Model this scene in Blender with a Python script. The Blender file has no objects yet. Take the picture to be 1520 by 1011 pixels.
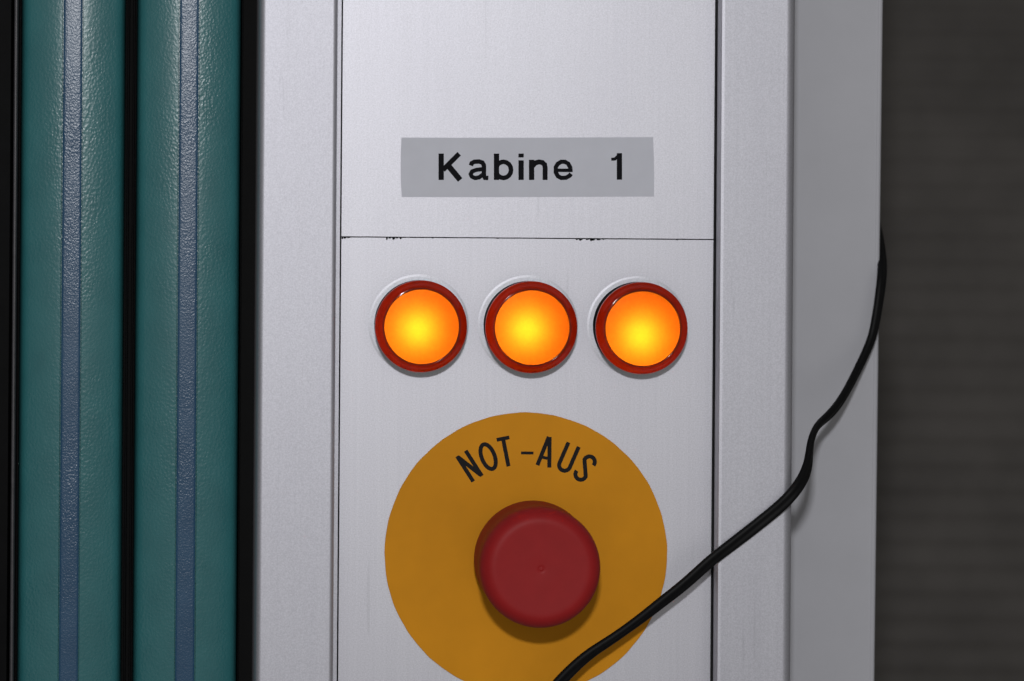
import bpy, math, random
from mathutils import Vector, Matrix

# ------------------------------------------------------------------ camera, world, light, exposure
S = 0.215e-3                  # metres per photo pixel on the control plate (photo is 1520 px wide)
D = 1.075                     # camera distance from the control plate
FX, FY = 230.0, 190.0         # photo pixel where the lens axis meets the plate (shifted frame)
Z0 = 1.45                     # height of the lens axis above the floor
ROLL = math.radians(0.42)

scene = bpy.context.scene
col = scene.collection
cam_data = bpy.data.cameras.new("camera")
cam = bpy.data.objects.new("camera", cam_data)
col.objects.link(cam)
cam_data.sensor_fit = 'HORIZONTAL'
cam_data.sensor_width = 23.6
cam_data.lens = 23.6 * D / (1520 * S)
cam_data.shift_x = (760 - FX) / 1520
cam_data.shift_y = -(505.5 - FY) / 1520
cam_data.clip_start = 0.02
cam_data.clip_end = 50
cam_data.dof.use_dof = True
cam_data.dof.focus_distance = D - 0.002
cam_data.dof.aperture_fstop = 7.1
cam.matrix_world = Matrix.Translation((0, -D, Z0)) @ Matrix.Rotation(math.pi / 2, 4, 'X') @ Matrix.Rotation(ROLL, 4, 'Z')
scene.camera = cam

world = bpy.data.worlds.new("World")
scene.world = world
world.use_nodes = True
bg = world.node_tree.nodes["Background"]
bg.inputs[0].default_value = (1.0, 0.99, 0.95, 1)
bg.inputs[1].default_value = 0.10

fl = bpy.data.lights.new("camera_flash", 'AREA')      # flash gun on the camera's shoe
fl.shape = 'RECTANGLE'
fl.size, fl.size_y = 0.055, 0.034
fl.energy = 5.5
fl.color = (0.98, 0.985, 1.0)
flash = bpy.data.objects.new("camera_flash", fl)
col.objects.link(flash)
flash.location = (0.0, -D, Z0 + 0.178)
flash.rotation_euler = (Vector((0.08, 0, Z0 - 0.04)) - flash.location).to_track_quat('-Z', 'Y').to_euler()

bl = bpy.data.lights.new("room_bounce", 'AREA')        # soft light coming back off the room behind the camera
bl.shape = 'RECTANGLE'
bl.size, bl.size_y = 2.6, 2.2
bl.energy = 7.0
bl.color = (1.0, 0.985, 0.94)
bounce = bpy.data.objects.new("room_bounce", bl)
col.objects.link(bounce)
bounce.location = (0.0, -2.0, Z0 - 0.05)
bounce.rotation_euler = (Vector((0.1, 0, Z0 - 0.08)) - bounce.location).to_track_quat('-Z', 'Y').to_euler()

scene.view_settings.view_transform = 'Standard'
scene.view_settings.look = 'None'
scene.view_settings.exposure = 0
scene.view_settings.gamma = 1
scene.render.engine = 'CYCLES'

# ------------------------------------------------------------------ helpers
C_, S_ = math.cos(ROLL), math.sin(ROLL)
MM = 0.001

def X(px, h=0.0, py=505.0):
    """world x of photo column px, on the plane h mm in front of the control plate"""
    dx, dy = px - FX, py - FY
    return (dx * C_ + dy * S_) * S * (D - h * MM) / D

def P(px, py, h=0.0):
    dx, dy = px - FX, py - FY
    k = S * (D - h * MM) / D
    return Vector(((dx * C_ + dy * S_) * k, -h * MM, Z0 - (-dx * S_ + dy * C_) * k))

def mesh_obj(name, verts, faces, mat, parent=None, smooth=False, loc=None, sharp=None):
    me = bpy.data.meshes.new(name)
    me.from_pydata([tuple(v) for v in verts], [], faces)
    me.update()
    if smooth:
        me.polygons.foreach_set("use_smooth", [True] * len(me.polygons))
        if sharp is not None:
            me.set_sharp_from_angle(angle=math.radians(sharp))
    me.materials.append(mat)
    ob = bpy.data.objects.new(name, me)
    col.objects.link(ob)
    if loc is not None:
        ob.location = loc
    if parent is not None:
        ob.parent = parent
    return ob

def empty(name, loc):
    o = bpy.data.objects.new(name, None)
    o.empty_display_size = 0.01
    col.objects.link(o)
    o.location = loc
    return o

def tag(o, label, cat, group=None):
    o["label"] = label
    o["category"] = cat
    if group:
        o["group"] = group
    return o

def extrude_v(name, prof, z0, z1, mat, parent=None, shear=0.0, smooth=True, sharp=40, base=None):
    """closed profile [(x, h_mm)] swept up from z0 to z1; shear = x shift per metre"""
    base = base or Vector((0, 0, 0))
    n = len(prof)
    v = []
    for z in (z0, z1):
        for (x, h) in prof:
            v.append((x + shear * (z - Z0) - base.x, -h * MM - base.y, z - base.z))
    f = [(i, (i + 1) % n, n + (i + 1) % n, n + i) for i in range(n)]
    f.append(tuple(range(n - 1, -1, -1)))
    f.append(tuple(range(n, 2 * n)))
    area = sum(prof[i][0] * prof[(i + 1) % n][1] - prof[(i + 1) % n][0] * prof[i][1] for i in range(n))
    if area > 0:   # counter-clockwise in (x, h) = clockwise seen from above
        f = [tuple(reversed(q)) for q in f]
    ob = mesh_obj(name, v, f, mat, parent, smooth, None, sharp)
    if smooth:
        wn = ob.modifiers.new("weighted_normal", 'WEIGHTED_NORMAL')
        wn.keep_sharp = True
        wn.weight = 100
    return ob

def extrude_y(name, poly, h0, h1, mat, parent=None, loc=None, shape=None):
    """flat outline [(x, z)] thickened from h0 to h1 mm towards the viewer"""
    n = len(poly)
    area = sum(poly[i][0] * poly[(i + 1) % n][1] - poly[(i + 1) % n][0] * poly[i][1] for i in range(n))
    if area < 0:
        poly = list(reversed(poly))
    v = [(x, -h0 * MM, z) for x, z in poly] + [(x, -h1 * MM, z) for x, z in poly]
    f = [tuple(range(n - 1, -1, -1)), tuple(range(n, 2 * n))]
    f += [(i, (i + 1) % n, n + (i + 1) % n, n + i) for i in range(n)]
    return mesh_obj(name, v, f, mat, parent, False, loc)

def lathe(name, prof, mat, parent=None, n=96, sharp=35, closed=False, loc=None):
    """prof [(r_mm, h_mm)] turned about the axis pointing at the viewer; r = 0 ends make a tip"""
    v, rings = [], []
    for r, h in prof:
        if r <= 1e-6:
            rings.append([len(v)])
            v.append((0, -h * MM, 0))
        else:
            rings.append(list(range(len(v), len(v) + n)))
            for i in range(n):
                a = 2 * math.pi * i / n
                v.append((r * MM * math.cos(a), -h * MM, r * MM * math.sin(a)))
    f = []
    pairs = list(zip(rings[:-1], rings[1:]))
    if closed:
        pairs.append((rings[-1], rings[0]))
    for a, b in pairs:
        for i in range(n):
            j = (i + 1) % n
            if len(a) == 1 and len(b) == 1:
                continue
            if len(a) == 1:
                f.append((a[0], b[j], b[i]))
            elif len(b) == 1:
                f.append((a[i], a[j], b[0]))
            else:
                f.append((a[i], a[j], b[j], b[i]))
    return mesh_obj(name, v, f, mat, parent, True, loc, sharp)

def arc(cx, cy, r, a0, a1, n):
    return [(cx + r * math.cos(math.radians(a0 + (a1 - a0) * i / n)),
             cy + r * math.sin(math.radians(a0 + (a1 - a0) * i / n))) for i in range(n + 1)]

# ------------------------------------------------------------------ materials
def new_mat(name):
    m = bpy.data.materials.new(name)
    m.use_nodes = True
    nt = m.node_tree
    return m, nt, nt.nodes, nt.links, nt.nodes["Principled BSDF"]

def coords(N, L, scale=(1, 1, 1)):
    tc = N.new('ShaderNodeTexCoord')
    mp = N.new('ShaderNodeMapping')
    mp.inputs['Scale'].default_value = scale
    L.new(tc.outputs['Object'], mp.inputs['Vector'])
    return mp.outputs['Vector']

def noise(N, L, vec, scale, detail=2.0, rough=0.5):
    n = N.new('ShaderNodeTexNoise')
    n.inputs['Scale'].default_value = scale
    n.inputs['Detail'].default_value = detail
    n.inputs['Roughness'].default_value = rough
    L.new(vec, n.inputs['Vector'])
    return n.outputs['Fac']

def ramp(N, L, fac, lo, hi, p0=0.3, p1=0.7):
    r = N.new('ShaderNodeValToRGB')
    r.color_ramp.elements[0].position = p0
    r.color_ramp.elements[1].position = p1
    r.color_ramp.elements[0].color = (*lo, 1)
    r.color_ramp.elements[1].color = (*hi, 1)
    L.new(fac, r.inputs['Fac'])
    return r.outputs['Color']

def mul(N, L, a, b, fac=1.0):
    m = N.new('ShaderNodeMix')
    m.data_type = 'RGBA'
    m.blend_type = 'MULTIPLY'
    m.inputs['Factor'].default_value = fac
    L.new(a, m.inputs['A'])
    L.new(b, m.inputs['B'])
    return m.outputs['Result']

def bump(N, L, height, strength, dist_mm, chain=None):
    b = N.new('ShaderNodeBump')
    b.inputs['Strength'].default_value = strength
    b.inputs['Distance'].default_value = dist_mm * MM
    L.new(height, b.inputs['Height'])
    if chain is not None:
        L.new(chain, b.inputs['Normal'])
    return b.outputs['Normal']

def aluminium(name, c, rough=0.55, metal=0.8, grain=1.0):
    m, nt, N, L, b = new_mat(name)
    v = coords(N, L)
    vs = coords(N, L, (1, 1, 0.012))
    speck = noise(N, L, v, 2300, 2.0, 0.65)
    streak = noise(N, L, vs, 700, 3.0, 0.6)
    cloud = noise(N, L, coords(N, L, (1, 1, 0.35)), 22, 3.0, 0.55)
    c1 = ramp(N, L, speck, tuple(q * (1 - 0.12 * grain) for q in c), tuple(min(1, q * (1 + 0.10 * grain)) for q in c), 0.3, 0.7)
    c2 = ramp(N, L, streak, (0.93, 0.93, 0.935), (1, 1, 1), 0.3, 0.7)
    c3 = ramp(N, L, cloud, (0.95, 0.945, 0.955), (1.0, 1.0, 1.0), 0.3, 0.7)
    vo = N.new('ShaderNodeTexVoronoi')
    vo.inputs['Scale'].default_value = 95
    L.new(v, vo.inputs['Vector'])
    sx = N.new('ShaderNodeSeparateColor')
    L.new(vo.outputs['Color'], sx.inputs['Color'])
    md = N.new('ShaderNodeMath')                      # only some cells carry a speck
    md.operation = 'MULTIPLY_ADD'
    md.inputs[1].default_value = -0.16
    md.inputs[2].default_value = 0.155
    L.new(sx.outputs[0], md.inputs[0])
    ad = N.new('ShaderNodeMath')
    ad.operation = 'ADD'
    L.new(vo.outputs['Distance'], ad.inputs[0])
    L.new(md.outputs[0], ad.inputs[1])
    c4 = ramp(N, L, ad.outputs[0], (0.45, 0.43, 0.42), (1, 1, 1), 0.018, 0.040)
    sc = N.new('ShaderNodeTexNoise')
    sc.inputs['Scale'].default_value = 160
    sc.inputs['Detail'].default_value = 1
    L.new(coords(N, L, (2.6, 2.6, 0.14)), sc.inputs['Vector'])
    c5 = ramp(N, L, sc.outputs['Fac'], (1, 1, 1), (0.93, 0.93, 0.93), 0.745, 0.77)
    L.new(mul(N, L, mul(N, L, mul(N, L, mul(N, L, c1, c2), c3), c4), c5), b.inputs['Base Color'])
    b.inputs['Metallic'].default_value = metal
    r = N.new('ShaderNodeMapRange')
    r.inputs['To Min'].default_value = rough - 0.03
    r.inputs['To Max'].default_value = rough + 0.03
    L.new(streak, r.inputs['Value'])
    L.new(r.outputs['Result'], b.inputs['Roughness'])
    n1 = bump(N, L, speck, 0.28 * grain, 0.06)
    n2 = bump(N, L, streak, 0.10, 0.05, n1)
    L.new(n2, b.inputs['Normal'])
    return m

def plain(name, c, rough=0.5, spec=0.5, var=0.08, var_scale=120, bump_s=0.0, bump_scale=900, bump_d=0.05, coat=0.0):
    m, nt, N, L, b = new_mat(name)
    v = coords(N, L)
    n = noise(N, L, v, var_scale, 4.0, 0.6)
    L.new(ramp(N, L, n, tuple(q * (1 - var) for q in c), tuple(min(1, q * (1 + var)) for q in c)), b.inputs['Base Color'])
    b.inputs['Roughness'].default_value = rough
    b.inputs['Specular IOR Level'].default_value = spec
    b.inputs['Coat Weight'].default_value = coat
    b.inputs['Coat Roughness'].default_value = 0.08
    if bump_s:
        L.new(bump(N, L, noise(N, L, v, bump_scale, 2.0, 0.6), bump_s, bump_d), b.inputs['Normal'])
    return m

def leather(name, c_lo, c_hi, scale, strength, dist, rough, spec):
    m, nt, N, L, b = new_mat(name)
    v = coords(N, L, (1, 1, 0.8))
    # warp the lookup so that the grain is not regular
    wn = N.new('ShaderNodeTexNoise')
    wn.inputs['Scale'].default_value = 420
    wn.inputs['Detail'].default_value = 2
    L.new(v, wn.inputs['Vector'])
    w = N.new('ShaderNodeVectorMath')
    w.operation = 'MULTIPLY_ADD'
    w.inputs[1].default_value = (0.0012, 0.0012, 0.0012)
    L.new(wn.outputs['Color'], w.inputs[0])
    L.new(v, w.inputs[2])
    vo = N.new('ShaderNodeTexVoronoi')
    vo.feature = 'SMOOTH_F1'
    vo.inputs['Scale'].default_value = scale
    vo.inputs['Smoothness'].default_value = 0.6
    L.new(w.outputs['Vector'], vo.inputs['Vector'])
    fine = noise(N, L, v, scale * 2.2, 2.0, 0.6)
    patch = noise(N, L, v, 90, 3.0, 0.55)
    L.new(ramp(N, L, patch, c_lo, c_hi), b.inputs['Base Color'])
    n1 = bump(N, L, vo.outputs['Distance'], strength, dist)
    wear = N.new('ShaderNodeMapRange')                # the grain is worn flatter in places
    wear.inputs['From Min'].default_value = 0.35
    wear.inputs['From Max'].default_value = 0.65
    wear.inputs['To Min'].default_value = strength * 0.45
    wear.inputs['To Max'].default_value = strength * 1.15
    L.new(noise(N, L, v, 34, 3.0, 0.55), wear.inputs['Value'])
    L.new(wear.outputs['Result'], n1.node.inputs['Strength'])
    n2 = bump(N, L, fine, strength * 0.5, dist * 0.5, n1)
    L.new(n2, b.inputs['Normal'])
    b.inputs['Roughness'].default_value = rough
    b.inputs['Specular IOR Level'].default_value = spec
    return m

M_PLATE = aluminium("anodised_plate", (0.527, 0.523, 0.563), 0.53)
M_PROFILE = aluminium("anodised_profile", (0.488, 0.485, 0.527), 0.54, 0.7)
M_SIDE = plain("painted_side_panel", (0.395, 0.394, 0.425), 0.5, 0.4, 0.03, 40)
M_RUBBER = plain("black_rubber", (0.0032, 0.0032, 0.0035), 0.65, 0.06, 0.2, 200, 0.15, 1500)
M_BEAD = plain("dark_grey_rubber", (0.035, 0.033, 0.037), 0.45, 0.5, 0.2, 300, 0.2, 1500)
M_DARK = plain("dark_inside", (0.006, 0.006, 0.006), 0.8, 0.1)
M_TEAL = leather("teal_grained_vinyl", (0.020, 0.110, 0.120), (0.025, 0.128, 0.138), 1250, 0.5, 0.15, 0.29, 0.38)
M_BLUE = leather("blue_grained_strip", (0.010, 0.050, 0.108), (0.018, 0.064, 0.128), 2000, 0.75, 0.11, 0.29, 0.42)
M_YELLOW = plain("yellow_label", (0.585, 0.237, 0.007), 0.6, 0.12, 0.09, 26, 0.06, 900)
M_BLACK_INK = plain("black_print", (0.007, 0.007, 0.009), 0.7, 0.05)
M_DISC_INK = plain("charcoal_print", (0.016, 0.015, 0.016), 0.7, 0.05)
M_STICKER = plain("grey_sticker", (0.50, 0.505, 0.56), 0.5, 0.25, 0.025, 120)
M_RED = plain("red_button_plastic", (0.272, 0.013, 0.014), 0.5, 0.14, 0.04, 200, 0.10, 1400)
M_CABLE = plain("black_cable_sheath", (0.0045, 0.0045, 0.005), 0.55, 0.14, 0.2, 300, 0.08, 1200)
M_BEZEL = plain("black_lamp_bezel", (0.006, 0.005, 0.006), 0.75, 0.02)
M_WASHER = aluminium("satin_washer", (0.52, 0.52, 0.555), 0.53)
M_WALL = plain("dark_ribbed_sheet", (0.078, 0.071, 0.066), 0.7, 0.3, 0.22, 18, 0.1, 300)

# amber diffuser: lets the bulb behind it shine through
m, nt, N, L, b = new_mat("amber_diffuser")
N.remove(b)
tr = N.new('ShaderNodeBsdfTranslucent')
gl = N.new('ShaderNodeBsdfPrincipled')
gl.inputs['Base Color'].default_value = (0.42, 0.05, 0.001, 1)
gl.inputs['Roughness'].default_value = 0.42
gl.inputs['Specular IOR Level'].default_value = 0.2
mx = N.new('ShaderNodeMixShader')
mx.inputs[0].default_value = 0.10
v = coords(N, L)
gn = noise(N, L, v, 1100, 2.0, 0.6)
L.new(ramp(N, L, gn, (0.89, 0.146, 0.0042), (0.96, 0.166, 0.0055)), tr.inputs['Color'])
L.new(bump(N, L, gn, 0.25, 0.06), gl.inputs['Normal'])
L.new(tr.outputs[0], mx.inputs[1])
L.new(gl.outputs[0], mx.inputs[2])
L.new(mx.outputs[0], N["Material Output"].inputs['Surface'])
M_LENS = m

# amber-red rim: thick glossy plastic, a little light leaks through
m, nt, N, L, b = new_mat("red_amber_rim")
v = coords(N, L)
rn = noise(N, L, v, 190, 2.0, 0.5)
L.new(ramp(N, L, rn, (0.085, 0.0055, 0.0008), (0.19, 0.0095, 0.0012)), b.inputs['Base Color'])
b.inputs['Roughness'].default_value = 0.07
b.inputs['Specular IOR Level'].default_value = 0.4
tr = N.new('ShaderNodeBsdfTranslucent')
tr.inputs['Color'].default_value = (0.30, 0.010, 0.0005, 1)
mx = N.new('ShaderNodeMixShader')
mx.inputs[0].default_value = 0.33
L.new(b.outputs[0], mx.inputs[1])
L.new(tr.outputs[0], mx.inputs[2])
L.new(mx.outputs[0], N["Material Output"].inputs['Surface'])
M_RIM = m

m, nt, N, L, b = new_mat("lit_bulb")
N.remove(b)
em = N.new('ShaderNodeEmission')
em.inputs['Color'].default_value = (1.0, 0.93, 0.80, 1)
em.inputs['Strength'].default_value = 108.0
L.new(em.outputs[0], N["Material Output"].inputs['Surface'])
M_BULB = m

# ------------------------------------------------------------------ background sheet
ZB, ZT = 0.0, 2.05
hb = -420.0
prof_n = 0
rib = 0.0113
nz = int((ZT - ZB) / rib)
vv, ff = [], []
xa, xb = X(-500, hb), X(2600, hb)
ptsz = []
for i in range(nz):
    z = ZB + i * rib
    for t, d in ((0.0, 0.0), (0.30, 1.3), (0.5, 1.8), (0.70, 1.3)):
        ptsz.append((z + t * rib, d))
ptsz.append((ZB + nz * rib, 0.0))
for z, d in ptsz:
    vv += [(xa, -(hb + d) * MM, z), (xb, -(hb + d) * MM, z)]
nf = len(ptsz)
for i in range(nf - 1):
    ff.append((2 * i, 2 * i + 1, 2 * i + 3, 2 * i + 2))
o0 = len(vv)
vv += [(xa, -(hb - 8) * MM, ZB), (xb, -(hb - 8) * MM, ZB), (xb, -(hb - 8) * MM, nz * rib), (xa, -(hb - 8) * MM, nz * rib)]
ff += [(o0 + 1, o0, o0 + 3, o0 + 2)]
wall = mesh_obj("background_wall", vv, ff, M_WALL, None, True, None, 60)
wall["kind"] = "structure"
wall["label"] = "dark brown-grey sheet with faint horizontal ribs behind the post"

# ------------------------------------------------------------------ aluminium post
post = empty("door_post", (X(780), 0.03, 0))
tag(post, "silver anodised aluminium door post carrying the lamps and the stop button", "post")

def under(parent, ob):
    """parent an object built in world coordinates without moving it"""
    ob.parent = parent
    ob.matrix_parent_inverse = Matrix.Translation(parent.location).inverted()
    return ob

HF = 11.0
# profile beside the green door
xl = X(382.6, 8.5)
xr = X(497.5, 9.5)
r_s, r_b = 1.9e-3, 1.5e-3
prof = [(xl, -62)]
prof += [(x, y / MM) for x, y in arc(xl + r_s, HF * MM - r_s, r_s, 180, 90, 24)]
prof += [(x, y / MM) for x, y in arc(xr - r_b, HF * MM - r_b, r_b, 90, 0, 20)]
prof += [(xr, -1.0), (X(503.4, -1), -1.0), (X(503.4, -1), -14), (X(470), -14), (X(470), -62)]
under(post, extrude_v("profile", prof, ZB, 2.0, M_PROFILE, sharp=50))
# profile beside the side panel
xl2 = X(1068.3, HF)
xr2 = X(1176, 8)
r_b = 3.0e-3
prof = [(xl2, -14), (xl2, HF - 0.34), (xl2 + 0.08e-3, HF - 0.17), (xl2 + 0.78e-3, HF - 0.02), (xl2 + 0.95e-3, HF)]
prof += [(x, y / MM) for x, y in arc(xr2 - r_b, HF * MM - r_b, r_b, 90, 0, 30)]
prof += [(xr2, -62), (X(1120), -62), (X(1120), -14)]
under(post, extrude_v("profile", prof, ZB, 2.0, M_PROFILE, sharp=5))
# channel behind the plates
under(post, extrude_v("back_channel", [(X(470) + 1e-4, -16), (X(1120) - 1e-4, -16), (X(1120) - 1e-4, -61), (X(470) + 1e-4, -61)], ZB, 2.0, M_DARK))
# black seal in the joint
under(post, extrude_v("seal", [(X(1058.6), -13), (X(1058.1), 1.6), (X(1058.4), 2.8), (xl2 - 1e-4, 3.0), (xl2 - 1e-4, -13)], ZB, 2.0, M_RUBBER))

# two cover plates with the joint between them; the joint is nicked on the lower plate
xp0, xp1 = X(505.7), X(1057.8)
zs = P(780, 353.6).z
GAP = 0.36e-3
def edge_chain(x0, x1, z, amp, seed):
    rnd = random.Random(seed)
    out, x = [], x0
    while x < x1:
        out.append((x, z + rnd.uniform(-amp, amp)))
        x += rnd.uniform(0.6e-3, 2.4e-3)
    out.append((x1, z))
    return out
low = []
chips = [(505.8, 509, 2.6), (509, 514, 1.6), (514, 520, 1.0), (572, 575, 3.2), (576, 580, 1.4), (581, 586, 3.0), (587, 590, 1.2),
         (592, 596, 1.8), (853, 858, 1.4), (858, 864, 2.1), (868, 874, 1.0), (874, 883, 2.4), (884, 892, 1.3), (893, 897, 0.9),
         (1003, 1006, 0.9), (640, 643, 0.7), (736, 741, 0.6)]
for x, z in edge_chain(xp0, xp1, zs - GAP / 2, 0.02e-3, 3):
    if not any(X(a) - 1e-4 <= x <= X(c) + 1e-4 for a, c, d in chips) or x in (xp0, xp1):
        low.append((x, z))
rnd = random.Random(8)
for a, c, d in chips:
    w = X(c) - X(a)
    low += [(X(a) + 0.02 * w, zs - GAP / 2), (X(a) + w * rnd.uniform(0.12, 0.25), zs - GAP / 2 - d * S * 1.25),
            (X(a) + w * rnd.uniform(0.45, 0.6), zs - GAP / 2 - d * S * rnd.uniform(0.8, 1.3)),
            (X(a) + w * rnd.uniform(0.75, 0.85), zs - GAP / 2 - d * S * 0.7), (X(c) - 0.02 * w, zs - GAP / 2)]
low = sorted(low)
mid = Vector((X(780), 0, zs))
poly = [(x - mid.x, z - mid.z) for x, z in low] + [(xp1 - mid.x, 0.3 - mid.z), (xp0 - mid.x, 0.3 - mid.z)]
p = extrude_y("control_plate", poly, -2.5, 0.0, M_PLATE, None, mid)
under(post, p)
up = edge_chain(xp0, xp1, zs + GAP / 2, 0.02e-3, 5)
poly = [(x - mid.x, z - mid.z) for x, z in up] + [(xp1 - mid.x, 2.0 - mid.z), (xp0 - mid.x, 2.0 - mid.z)]
p = extrude_y("cover_plate", poly, -2.5, 0.06, M_PLATE, None, mid)
under(post, p)
extra = extrude_y("base_plate", [(xp0 - mid.x, 0.0 - mid.z), (xp1 - mid.x, 0.0 - mid.z), (xp1 - mid.x, 0.2995 - mid.z), (xp0 - mid.x, 0.2995 - mid.z)], -2.5, 0.0, M_PLATE, None, mid)
under(post, extra)

# ------------------------------------------------------------------ recessed side panel
HS = -50.0
side = empty("side_panel", (X(1240, HS), 0.05, 0))
tag(side, "smooth matt grey metal panel set back beside the aluminium post", "panel")
xe = X(1304.5, HS)
q0 = xr2 + 1.5e-4
lip = [(xe - 1.9e-3, HS), (xe - 1.6e-3, HS + 0.35), (xe - 1.2e-3, HS + 0.5), (xe - 0.55e-3, HS + 0.45), (xe - 0.2e-3, HS + 0.15), (xe, HS - 0.5)]
sh = 0.0052
prof = [(q0 - 8e-3 + 0.0085, HS)] + lip + [(xe, HS - 2.2), (q0 + 0.5e-3, HS - 2.2)]
# the hidden edge stays plumb against the post, the free edge leans a little
n = len(prof)
vv = []
for z in (ZB, 2.0):
    for i, (x, h) in enumerate(prof):
        s = sh if 0 < i < n - 1 else 0.0
        vv.append((x + s * (z - Z0 + 0.07), -h * MM, z))
ff = [tuple(reversed((i, (i + 1) % n, n + (i + 1) % n, n + i))) for i in range(n)] + [tuple(range(n)), tuple(range(2 * n - 1, n - 1, -1))]
pn = mesh_obj("sheet", vv, ff, M_SIDE, None, True, None, 60)
pn.modifiers.new("weighted_normal", 'WEIGHTED_NORMAL').keep_sharp = True
under(side, pn)

# ------------------------------------------------------------------ green folding door
HD = -9.0
door = empty("folding_door", (X(190, HD), 0.03, 0))
tag(door, "green grained folding door with blue stripes beside the aluminium post", "door")
under(door, extrude_v("backing", [(X(-420, -26), -26), (X(379, -26), -26), (X(379, -26), -40), (X(-420, -26), -40)], ZB, 2.0, M_DARK))

def slat_profile(w):
    """half profile as (x, h): rounded shoulders, shallow crown"""
    pts = []
    r = 2.4
    for i in range(0, 41):
        t = -1 + 2 * i / 40
        x = t * w
        crown = -2.9 * (abs(t) ** 2.1)
        e = w - abs(x)
        shoulder = 0.0
        if e < r:
            shoulder = -(r - math.sqrt(max(0, r * r - (r - e) ** 2))) * 1.6
        pts.append((x, crown + shoulder))
    return pts

for cpx in (105.0, 277.7):
    cx = X(cpx, HD)
    w = 78.0 * S / MM * (D + 0.009) / D
    sw = 14.0 * S / MM * (D + 0.009) / D
    pts = [q for q in slat_profile(w)]
    left = [q for q in pts if q[0] < -sw - 0.5]
    right = [q for q in pts if q[0] > sw + 0.5]
    yl = left[-1][1] * 0.8
    prof = left + [(-sw - 0.38, yl + 0.0), (-sw - 0.28, yl - 0.5), (-sw - 0.25, yl - 1.1), (sw + 0.25, yl - 1.1), (sw + 0.28, yl - 0.5), (sw + 0.38, yl)] + right
    prof = [(cx + a * MM, HD + c) for a, c in prof]
    prof += [(cx + (w - 0.3) * MM, -25.5), (cx - (w - 0.3) * MM, -25.5)]
    s = extrude_v("slat", prof, ZB, 2.0, M_TEAL, sharp=50)
    under(door, s)
    st = [(-sw, yl - 1.05), (-sw, yl - 0.32), (-sw + 0.25, yl - 0.12)] + [(sw * k / 4, yl - 0.06 + 0.05 * (1 - abs(k / 4))) for k in (-3, -2, -1, 0, 1, 2, 3)] + [(sw - 0.25, yl - 0.12), (sw, yl - 0.32), (sw, yl - 1.05)]
    st = [(cx + a * MM, HD + c) for a, c in st]
    stripe = extrude_v("stripe", st, ZB, 2.0, M_BLUE, sharp=50)
    stripe.parent = s
    stripe.matrix_parent_inverse = Matrix.Translation(door.location).inverted() @ Matrix.Translation(door.location)

def lip_strip(name, px, h, w, mat):
    c = X(px, h)
    ww = w * S / 2
    pr = [(c - ww, -25.8)] + [(c + ww * math.cos(math.radians(a)), h + ww / MM * (math.sin(math.radians(a)) - 1)) for a in (180, 150, 120, 90, 60, 30, 0)] + [(c + ww, -25.8)]
    return under(door, extrude_v(name, pr, ZB, 2.0, mat, sharp=60))
lip_strip("gasket_lip", 188.0, -13.5, 2.6, M_RUBBER)
lip_strip("gasket_lip", 196.0, -13.5, 2.6, M_RUBBER)
lip_strip("gasket_lip", 356.5, -14.0, 1.8, M_RUBBER)
lip_strip("edge_bead", 20.5, -9.0, 6.0, M_BEAD)
# black rubber edge beyond the bead
under(door, extrude_v("edge_seal", [(X(-420, -12), -25.8), (X(-420, -12), -12), (X(13, -12), -12), (X(15, -12), -13), (X(15, -12), -25.8)], ZB, 2.0, M_RUBBER))
# black rubber between the door and the post
under(post, extrude_v("door_seal", [(X(372, -60), -72), (X(372, -60), -58), (X(382, -58), -57), (X(395, -58), -63), (X(395, -58), -72)], ZB, 2.0, M_RUBBER))

# ------------------------------------------------------------------ indicator lamps
def lamp(px, py, off, label):
    c = P(px, py, 11.0)
    t = empty("indicator_lamp", (c.x, 0, c.z))
    tag(t, label, "lamp", "round amber lamps in a row on the control plate")
    lathe("washer", [(13.6, 0.02), (16.0, 0.02), (15.3, 0.13), (13.6, 0.15)], M_WASHER, t, closed=True, sharp=4)
    lathe("bezel", [(0, 0.4), (14.15, 0.4), (14.22, 1.2), (14.22, 9.0), (14.1, 9.3), (12.9, 9.3), (12.9, 1.5), (0, 1.5)], M_BEZEL, t)
    rim = lathe("rim", [(14.3, 9.32), (14.48, 9.36), (14.55, 9.6), (14.53, 10.3), (14.42, 10.62), (14.22, 10.85), (13.95, 11.1),
                        (13.42, 11.75), (13.27, 12.05), (13.1, 12.35), (12.88, 12.62), (12.62, 12.84), (12.35, 12.98), (12.1, 13.03), (11.9, 13.0), (11.8, 12.9),
                        (11.76, 12.70)], M_RIM, t, sharp=50)
    lathe("diffuser", [(0, 13.45), (3, 13.42), (6, 13.33), (9, 13.15), (10.8, 12.95), (11.75, 12.72)][::-1], M_LENS, t, sharp=60)
    r = 1.9
    bulb = lathe("bulb", [(r * math.sin(math.radians(a)), r * math.cos(math.radians(a))) for a in (180, 150, 120, 90, 60, 30, 0)], M_BULB, t, n=16, sharp=80)
    bulb.location = (off[0] * MM, -6.1 * MM, off[1] * MM)
    return t
lamp(625.3, 484.7, (-1.2, -0.7), "glowing amber indicator lamp closest to the green folding door")
lamp(789.1, 486.0, (-1.6, -0.5), "glowing amber indicator lamp between two others, above the yellow stop disc")
lamp(953.0, 487.4, (-0.6, -2.0), "glowing amber indicator lamp farthest from the green folding door")

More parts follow.
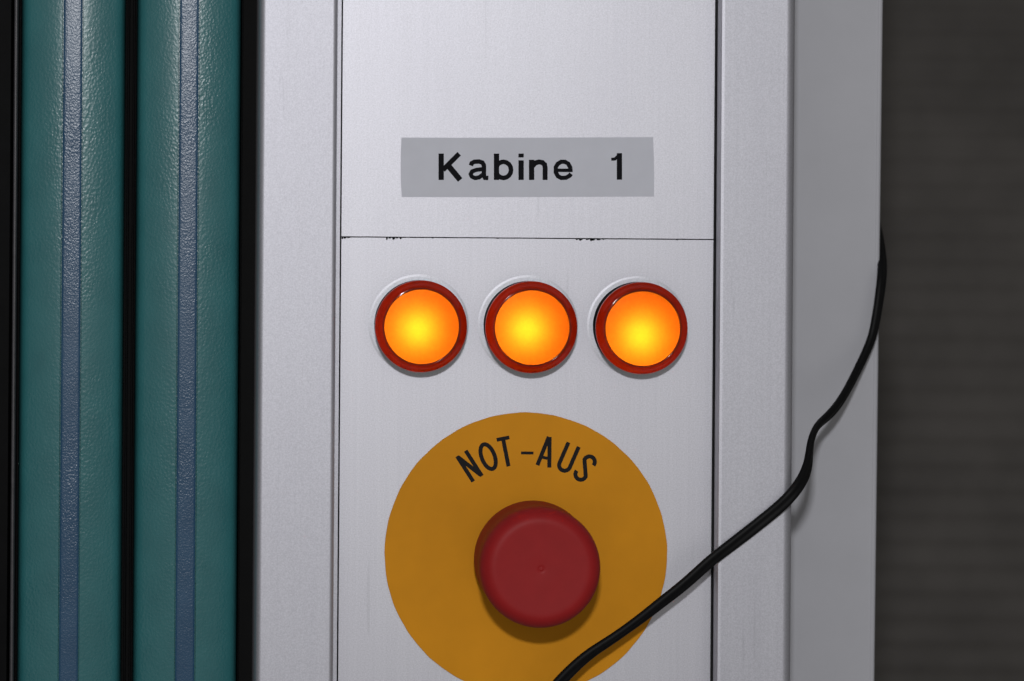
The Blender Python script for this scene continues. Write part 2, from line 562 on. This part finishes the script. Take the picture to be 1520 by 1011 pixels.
# ------------------------------------------------------------------ printed letters
def offset_ribbon(pts, w, closed=False):
    """left and right edges of a stroke of width w"""
    n = len(pts)
    Lp, Rp = [], []
    for i in range(n):
        a = Vector(pts[(i - 1) % n]) if (i > 0 or closed) else None
        b = Vector(pts[i])
        c = Vector(pts[(i + 1) % n]) if (i < n - 1 or closed) else None
        d1 = (b - a).normalized() if a is not None else None
        d2 = (c - b).normalized() if c is not None else None
        d1 = d1 or d2
        d2 = d2 or d1
        t = (d1 + d2).normalized()
        nrm = Vector((-t.y, t.x))
        k = min(1.6, 1 / max(0.3, t.dot(d1)))
        Lp.append(b + nrm * w / 2 * k)
        Rp.append(b - nrm * w / 2 * k)
    return Lp, Rp

def letter(strokes, mat, parent, loc, rot, h0):
    """strokes: (points_mm, width_mm, closed); each stroke is a hair higher than the one before"""
    v, f = [], []
    for k, (pts, w, closed) in enumerate(strokes):
        Lp, Rp = offset_ribbon(pts, w, closed)
        n = len(pts)
        top = h0 + 0.05 + 0.012 * k
        o = len(v)
        for q in (Lp, Rp):
            v += [(p.x * MM, -top * MM, p.y * MM) for p in q]
        for q in (Lp, Rp):
            v += [(p.x * MM, -h0 * MM, p.y * MM) for p in q]
        m_ = n if closed else n - 1
        for i in range(m_):
            j = (i + 1) % n
            f.append((o + i, o + n + i, o + n + j, o + j))
            f.append((o + 2 * n + i, o + i, o + j, o + 2 * n + j))
            f.append((o + n + i, o + 3 * n + i, o + 3 * n + j, o + n + j))
        if not closed:
            f.append((o, o + 2 * n, o + 3 * n, o + n))
            f.append((o + n - 1, o + 2 * n - 1, o + 4 * n - 1, o + 3 * n - 1))
    ob = mesh_obj("letter", v, f, mat, parent)
    ob.location = loc
    ob.rotation_euler = (0, rot, 0)
    return ob

def ell(cx, cy, rx, ry, a0, a1, n):
    return [(cx + rx * math.cos(math.radians(a0 + (a1 - a0) * i / n)), cy + ry * math.sin(math.radians(a0 + (a1 - a0) * i / n))) for i in range(n + 1)]

# name label
c = P(783, 248, 0)
HL = 0.20
def lp(px, py):
    q = P(px, py, 0) - c
    return (q.x, q.z)
outline = [lp(596, 204.2), lp(594.9, 226), lp(594.7, 248), lp(595.0, 270), lp(596.3, 292.4), lp(700, 292.6), lp(830, 292.2), lp(970.6, 291.6), lp(971.0, 262), lp(970.3, 230), lp(969.4, 203.6), lp(800, 204.4), lp(680, 204.5)]
label = extrude_y("name_label", outline, 0.07, HL, M_STICKER, None, c)
tag(label, "grey sticker with black lettering reading Kabine 1 on the upper plate", "sticker")
u = S / MM
W = 7.9 * u
def ktx(px, py):              # photo pixel -> mm on the label
    q = lp(px, py)
    return (q[0] / MM, q[1] / MM)
def kpx(pts):
    return [ktx(a, b_) for a, b_ in pts]
def e_px(cx, cy, rx, ry, a0, a1, n):
    return kpx([(cx + rx * math.cos(math.radians(a0 + (a1 - a0) * i / n)), cy - ry * math.sin(math.radians(a0 + (a1 - a0) * i / n))) for i in range(n + 1)])
TOP, BASE, XH = 228.0, 267.2, 237.2
letters = [
    # K
    [(kpx([(654.8, TOP), (654.8, BASE)]), W, False), (kpx([(681.5, TOP + 0.2), (657.5, 252.3)]), 7.4 * u, False), (kpx([(664.5, 245.0), (683.0, BASE)]), 8.6 * u, False)],
    # a
    [(kpx([(698.8, 245.8), (700.2, 242.2), (704, 240.2), (711, 239.8), (716, 241.4), (718.2, 245.5), (718.2, 261.0), (719.8, 264.0), (724.8, 264.3)]), 6.6 * u, False),
     (kpx([(718.0, 250.8), (707, 252.2), (700.6, 254.6), (698.6, 258.5), (700.2, 262.2), (705, 264.4), (711, 263.4), (718.0, 258.2)]), 6.2 * u, False)],
    # b
    [(kpx([(736.9, TOP), (736.9, BASE)]), W, False), (e_px(747.2, 252.2, 11.3, 12.0, 155, -155, 14), 6.8 * u, False)],
    # i
    [(kpx([(773.4, 238.0), (773.4, BASE)]), W, False), (kpx([(773.4, TOP), (773.4, 233.8)]), W, False)],
    # n
    [(kpx([(789.0, XH), (789.0, BASE)]), W, False), (kpx([(790.5, 246.5), (794, 242.0), (800, 240.4), (805, 241.4), (808.2, 244.4), (809.0, 249), (809.0, BASE)]), 7.4 * u, False)],
    # e
    [(kpx([(825, 252.9), (849.8, 252.9)]), 5.2 * u, False),
     (kpx([(846.6, 254.5), (846.2, 248.5), (843.3, 243.0), (838.5, 240.2), (833, 240.2), (828, 243), (824.9, 248.2), (824.9, 256), (828.0, 261.6), (833, 264.2), (840, 263.9), (845, 261.2), (847.6, 257.9)]), 6.4 * u, False)],
    # 1
    [(kpx([(919.3, 227.4), (919.3, BASE - 0.4)]), 7.8 * u, False), (kpx([(917, 231.8), (912.6, 236.2), (907.2, 236.4)]), 4.4 * u, False)],
]
for st in letters:
    xs = [p_[0] for s_ in st for p_ in s_[0]]
    zs_ = [p_[1] for s_ in st for p_ in s_[0]]
    mx_, mz_ = (min(xs) + max(xs)) / 2, (min(zs_) + max(zs_)) / 2
    letter([([(a - mx_, b_ - mz_) for a, b_ in s_[0]], s_[1], s_[2]) for s_ in st], M_BLACK_INK, label, (mx_ * MM, 0, mz_ * MM), 0, HL)

# emergency stop disc
HDISC = 0.55
c = P(780.5, 822.3, HDISC)
rd = 209.6 * u
prof = [(0, 0.02), (rd - 0.1, 0.02), (rd, 0.1), (rd, HDISC - 0.08), (rd - 0.1, HDISC), (0, HDISC)]
disc = lathe("stop_label", prof, M_YELLOW, None, n=160, sharp=30, loc=(c.x, 0, c.z))
rnd = random.Random(4)
wob = [0.0] * 160
for k_ in (3, 7, 13, 29, 53):
    ph, am = rnd.uniform(0, 6.28), rnd.uniform(0.4, 1.0) * 0.05e-3
    for i in range(160):
        wob[i] += am * math.sin(k_ * 2 * math.pi * i / 160 + ph)
for i, vert in enumerate(disc.data.vertices):         # hand-cut edge
    r_ = math.hypot(vert.co.x, vert.co.z)
    if r_ > 0.02:
        g_ = 1 + wob[(i - 1) % 160] / r_
        vert.co.x *= g_
        vert.co.z *= g_
tag(disc, "round yellow disc lettered NOT-AUS around the red stop button", "label")
LW = 6.0 * u
LH = 44.6 * u
hh = LH / 2
def glyph(ch):
    if ch == 'N':
        w = 7.6 * u
        return [([(-w, -hh), (-w, hh)], LW, False), ([(w, -hh), (w, hh)], LW, False), ([(-w + 0.1, hh - 0.5), (w - 0.1, -hh + 0.5)], LW * 1.05, False)]
    if ch == 'O':
        rx, ry = 9.6 * u, hh - LW / 2
        return [(ell(0, 0, rx, ry, 0, 360 - 360 / 32, 31), LW, True)]
    if ch == 'T':
        return [([(0, -hh), (0, hh - 0.3)], LW, False), ([(-9.6 * u, hh - LW * 0.45), (9.6 * u, hh - LW * 0.45)], LW * 0.92, False)]
    if ch == '-':
        return [([(-9.2 * u, 0), (9.2 * u, 0)], 4.3 * u, False)]
    if ch == 'A':
        w = 9.0 * u
        return [([(-w, -hh), (-0.6 * u, hh)], LW, False), ([(w, -hh), (0.6 * u, hh)], LW, False), ([(-6.2 * u, -hh * 0.42), (6.2 * u, -hh * 0.42)], 4.6 * u, False)]
    if ch == 'U':
        w = 8.3 * u
        yb = -hh + w + LW / 2
        return [([(-w, hh)] + ell(0, yb, w, w, 180, 360, 14) + [(w, hh)], LW, False)]
    if ch == 'S':
        w = 8.0 * u
        yt, yb = hh - w - LW / 2, -hh + w + LW / 2
        return [(ell(0, yt, w, w, -8, 190, 14) + [(-w * 0.72, yt - 4.2 * u), (0, 0), (w * 0.72, yb + 4.2 * u)] + ell(0, yb, w, w, 10, -188, 14), LW, False)]
rc = 154.8 * u
for ch, a in (('N', 33.1), ('O', 21.6), ('T', 11.6), ('-', -0.4), ('A', -10.9), ('U', -23.2), ('S', -34.2)):
    ar = math.radians(a)
    rr = rc - (5.0 * u if ch == '-' else 0)
    letter(glyph(ch), M_DISC_INK, disc, (-rr * math.sin(ar) * MM, 0, rr * math.cos(ar) * MM), -ar, HDISC)

# emergency stop button
c = P(801.0, 842.0, 29.0)
btn = empty("stop_button", (c.x, -HDISC * MM, c.z))
tag(btn, "dull red mushroom push button standing on the yellow disc", "button")
lathe("collar", [(0, 0.02), (15.5, 0.02), (15.5, 6.0), (14.5, 8.0), (0, 8.0)], M_BEZEL, btn)
fil = [(14.3 + 4.5 * math.cos(math.radians(a)), 28.4 + 5.4 * math.sin(math.radians(a))) for a in (0, 12, 24, 36, 48, 60, 70, 80, 87)]
cap = lathe("cap", [(0, 8.02), (17.4, 8.02), (18.3, 8.5), (18.62, 9.6), (18.6, 12.0), (18.35, 15.0), (18.25, 18.5), (18.4, 22), (18.68, 25.5)] + fil +
            [(13.6, 33.78), (12.0, 33.70), (6, 33.62), (1.6, 33.6), (0.95, 33.55), (0.8, 33.45), (0.6, 33.5), (0.45, 33.62), (0.2, 33.68), (0, 33.69)], M_RED, btn, n=128, sharp=50)

# ------------------------------------------------------------------ black cable
cp = [  # photo px, py, height above the plate (mm), twist (deg, 0 = lying flat)
    (1268, 262, -110, 40), (1290, 300, -88, 40), (1303, 342, -68, 40), (1309.5, 385, -52.5, 40), (1309, 412, -46.5, 42), (1305, 444, -44.5, 48), (1299.5, 478, -44, 52),
    (1292, 508, -43, 55), (1271, 553, -38, 58), (1250, 592, -30, 58), (1232, 615, -24, 52), (1214, 631, -17, 66), (1205, 650, -9, 66),
    (1201.5, 672, -1, 58), (1199, 691, 6, 40), (1191.5, 711, 11, 22), (1177, 732, 13.6, 12), (1159.5, 750, 13.3, 8), (1138.7, 767.5, 12.6, 6), (1109, 791, 12.4, 10), (1079, 814, 12.5, 18),
    (1055.6, 832, 12.8, 25), (1035, 850.5, 12.8, 26), (1010.5, 872, 13.0, 30), (984, 892.5, 13.6, 36), (958, 913, 14.4, 44), (931.6, 932.5, 15.2, 50), (905, 951, 15.8, 48),
    (879, 968, 16.2, 42), (857, 986, 16.2, 30), (834, 1009, 16.0, 20), (812, 1036, 15.5, 15), (795, 1072, 10, 15), (785, 1130, 8, 15), (783, 1220, 6, 15)]
pts = [(P(a, b_, h), t) for a, b_, h, t in cp]
path = []
for i in range(len(pts) - 1):
    p0 = pts[max(0, i - 1)]; p1 = pts[i]; p2 = pts[i + 1]; p3 = pts[min(len(pts) - 1, i + 2)]
    for k in range(6):
        t = k / 6
        q = 0.5 * ((2 * p1[0]) + (p2[0] - p0[0]) * t + (2 * p0[0] - 5 * p1[0] + 4 * p2[0] - p3[0]) * t * t + (3 * p1[0] - p0[0] - 3 * p2[0] + p3[0]) * t ** 3)
        path.append((q, p1[1] + (p2[1] - p1[1]) * t))
path.append(pts[-1])
# soften the hand-read points
for _ in range(6):
    path = [path[0]] + [((path[i - 1][0] + path[i][0] * 2 + path[i + 1][0]) / 4, (path[i - 1][1] + path[i][1] * 2 + path[i + 1][1]) / 4) for i in range(1, len(path) - 1)] + [path[-1]]
sec = []
rc_, oc = 1.12, 0.93
for a in range(-125, 126, 25):
    sec.append((oc + rc_ * math.cos(math.radians(a)), rc_ * math.sin(math.radians(a))))
for a in range(55, 306, 25):
    sec.append((-oc + rc_ * math.cos(math.radians(a)), rc_ * math.sin(math.radians(a))))
ns = len(sec)
org = P(1100, 800, 0)
v, f = [], []
for i, (q, tw) in enumerate(path):
    t = (path[min(i + 1, len(path) - 1)][0] - path[max(i - 1, 0)][0]).normalized()
    out = Vector((0, -1, 0))
    wdt = t.cross(out).normalized()
    nrm = wdt.cross(t).normalized()
    ca, sa = math.cos(math.radians(tw)), math.sin(math.radians(tw))
    for a, b_ in sec:
        aa, bb = a * ca - b_ * sa, a * sa + b_ * ca
        v.append(q + wdt * aa * MM + nrm * bb * MM - org)
for i in range(len(path) - 1):
    for j in range(ns):
        k = (j + 1) % ns
        f.append((i * ns + j, i * ns + k, (i + 1) * ns + k, (i + 1) * ns + j))
f.append(tuple(range(ns - 1, -1, -1)))
f.append(tuple((len(path) - 1) * ns + j for j in range(ns)))
cable = mesh_obj("cable", v, f, M_CABLE, None, True, org, 70)
tag(cable, "thin black twin cable hanging across the post and yellow disc", "cable")
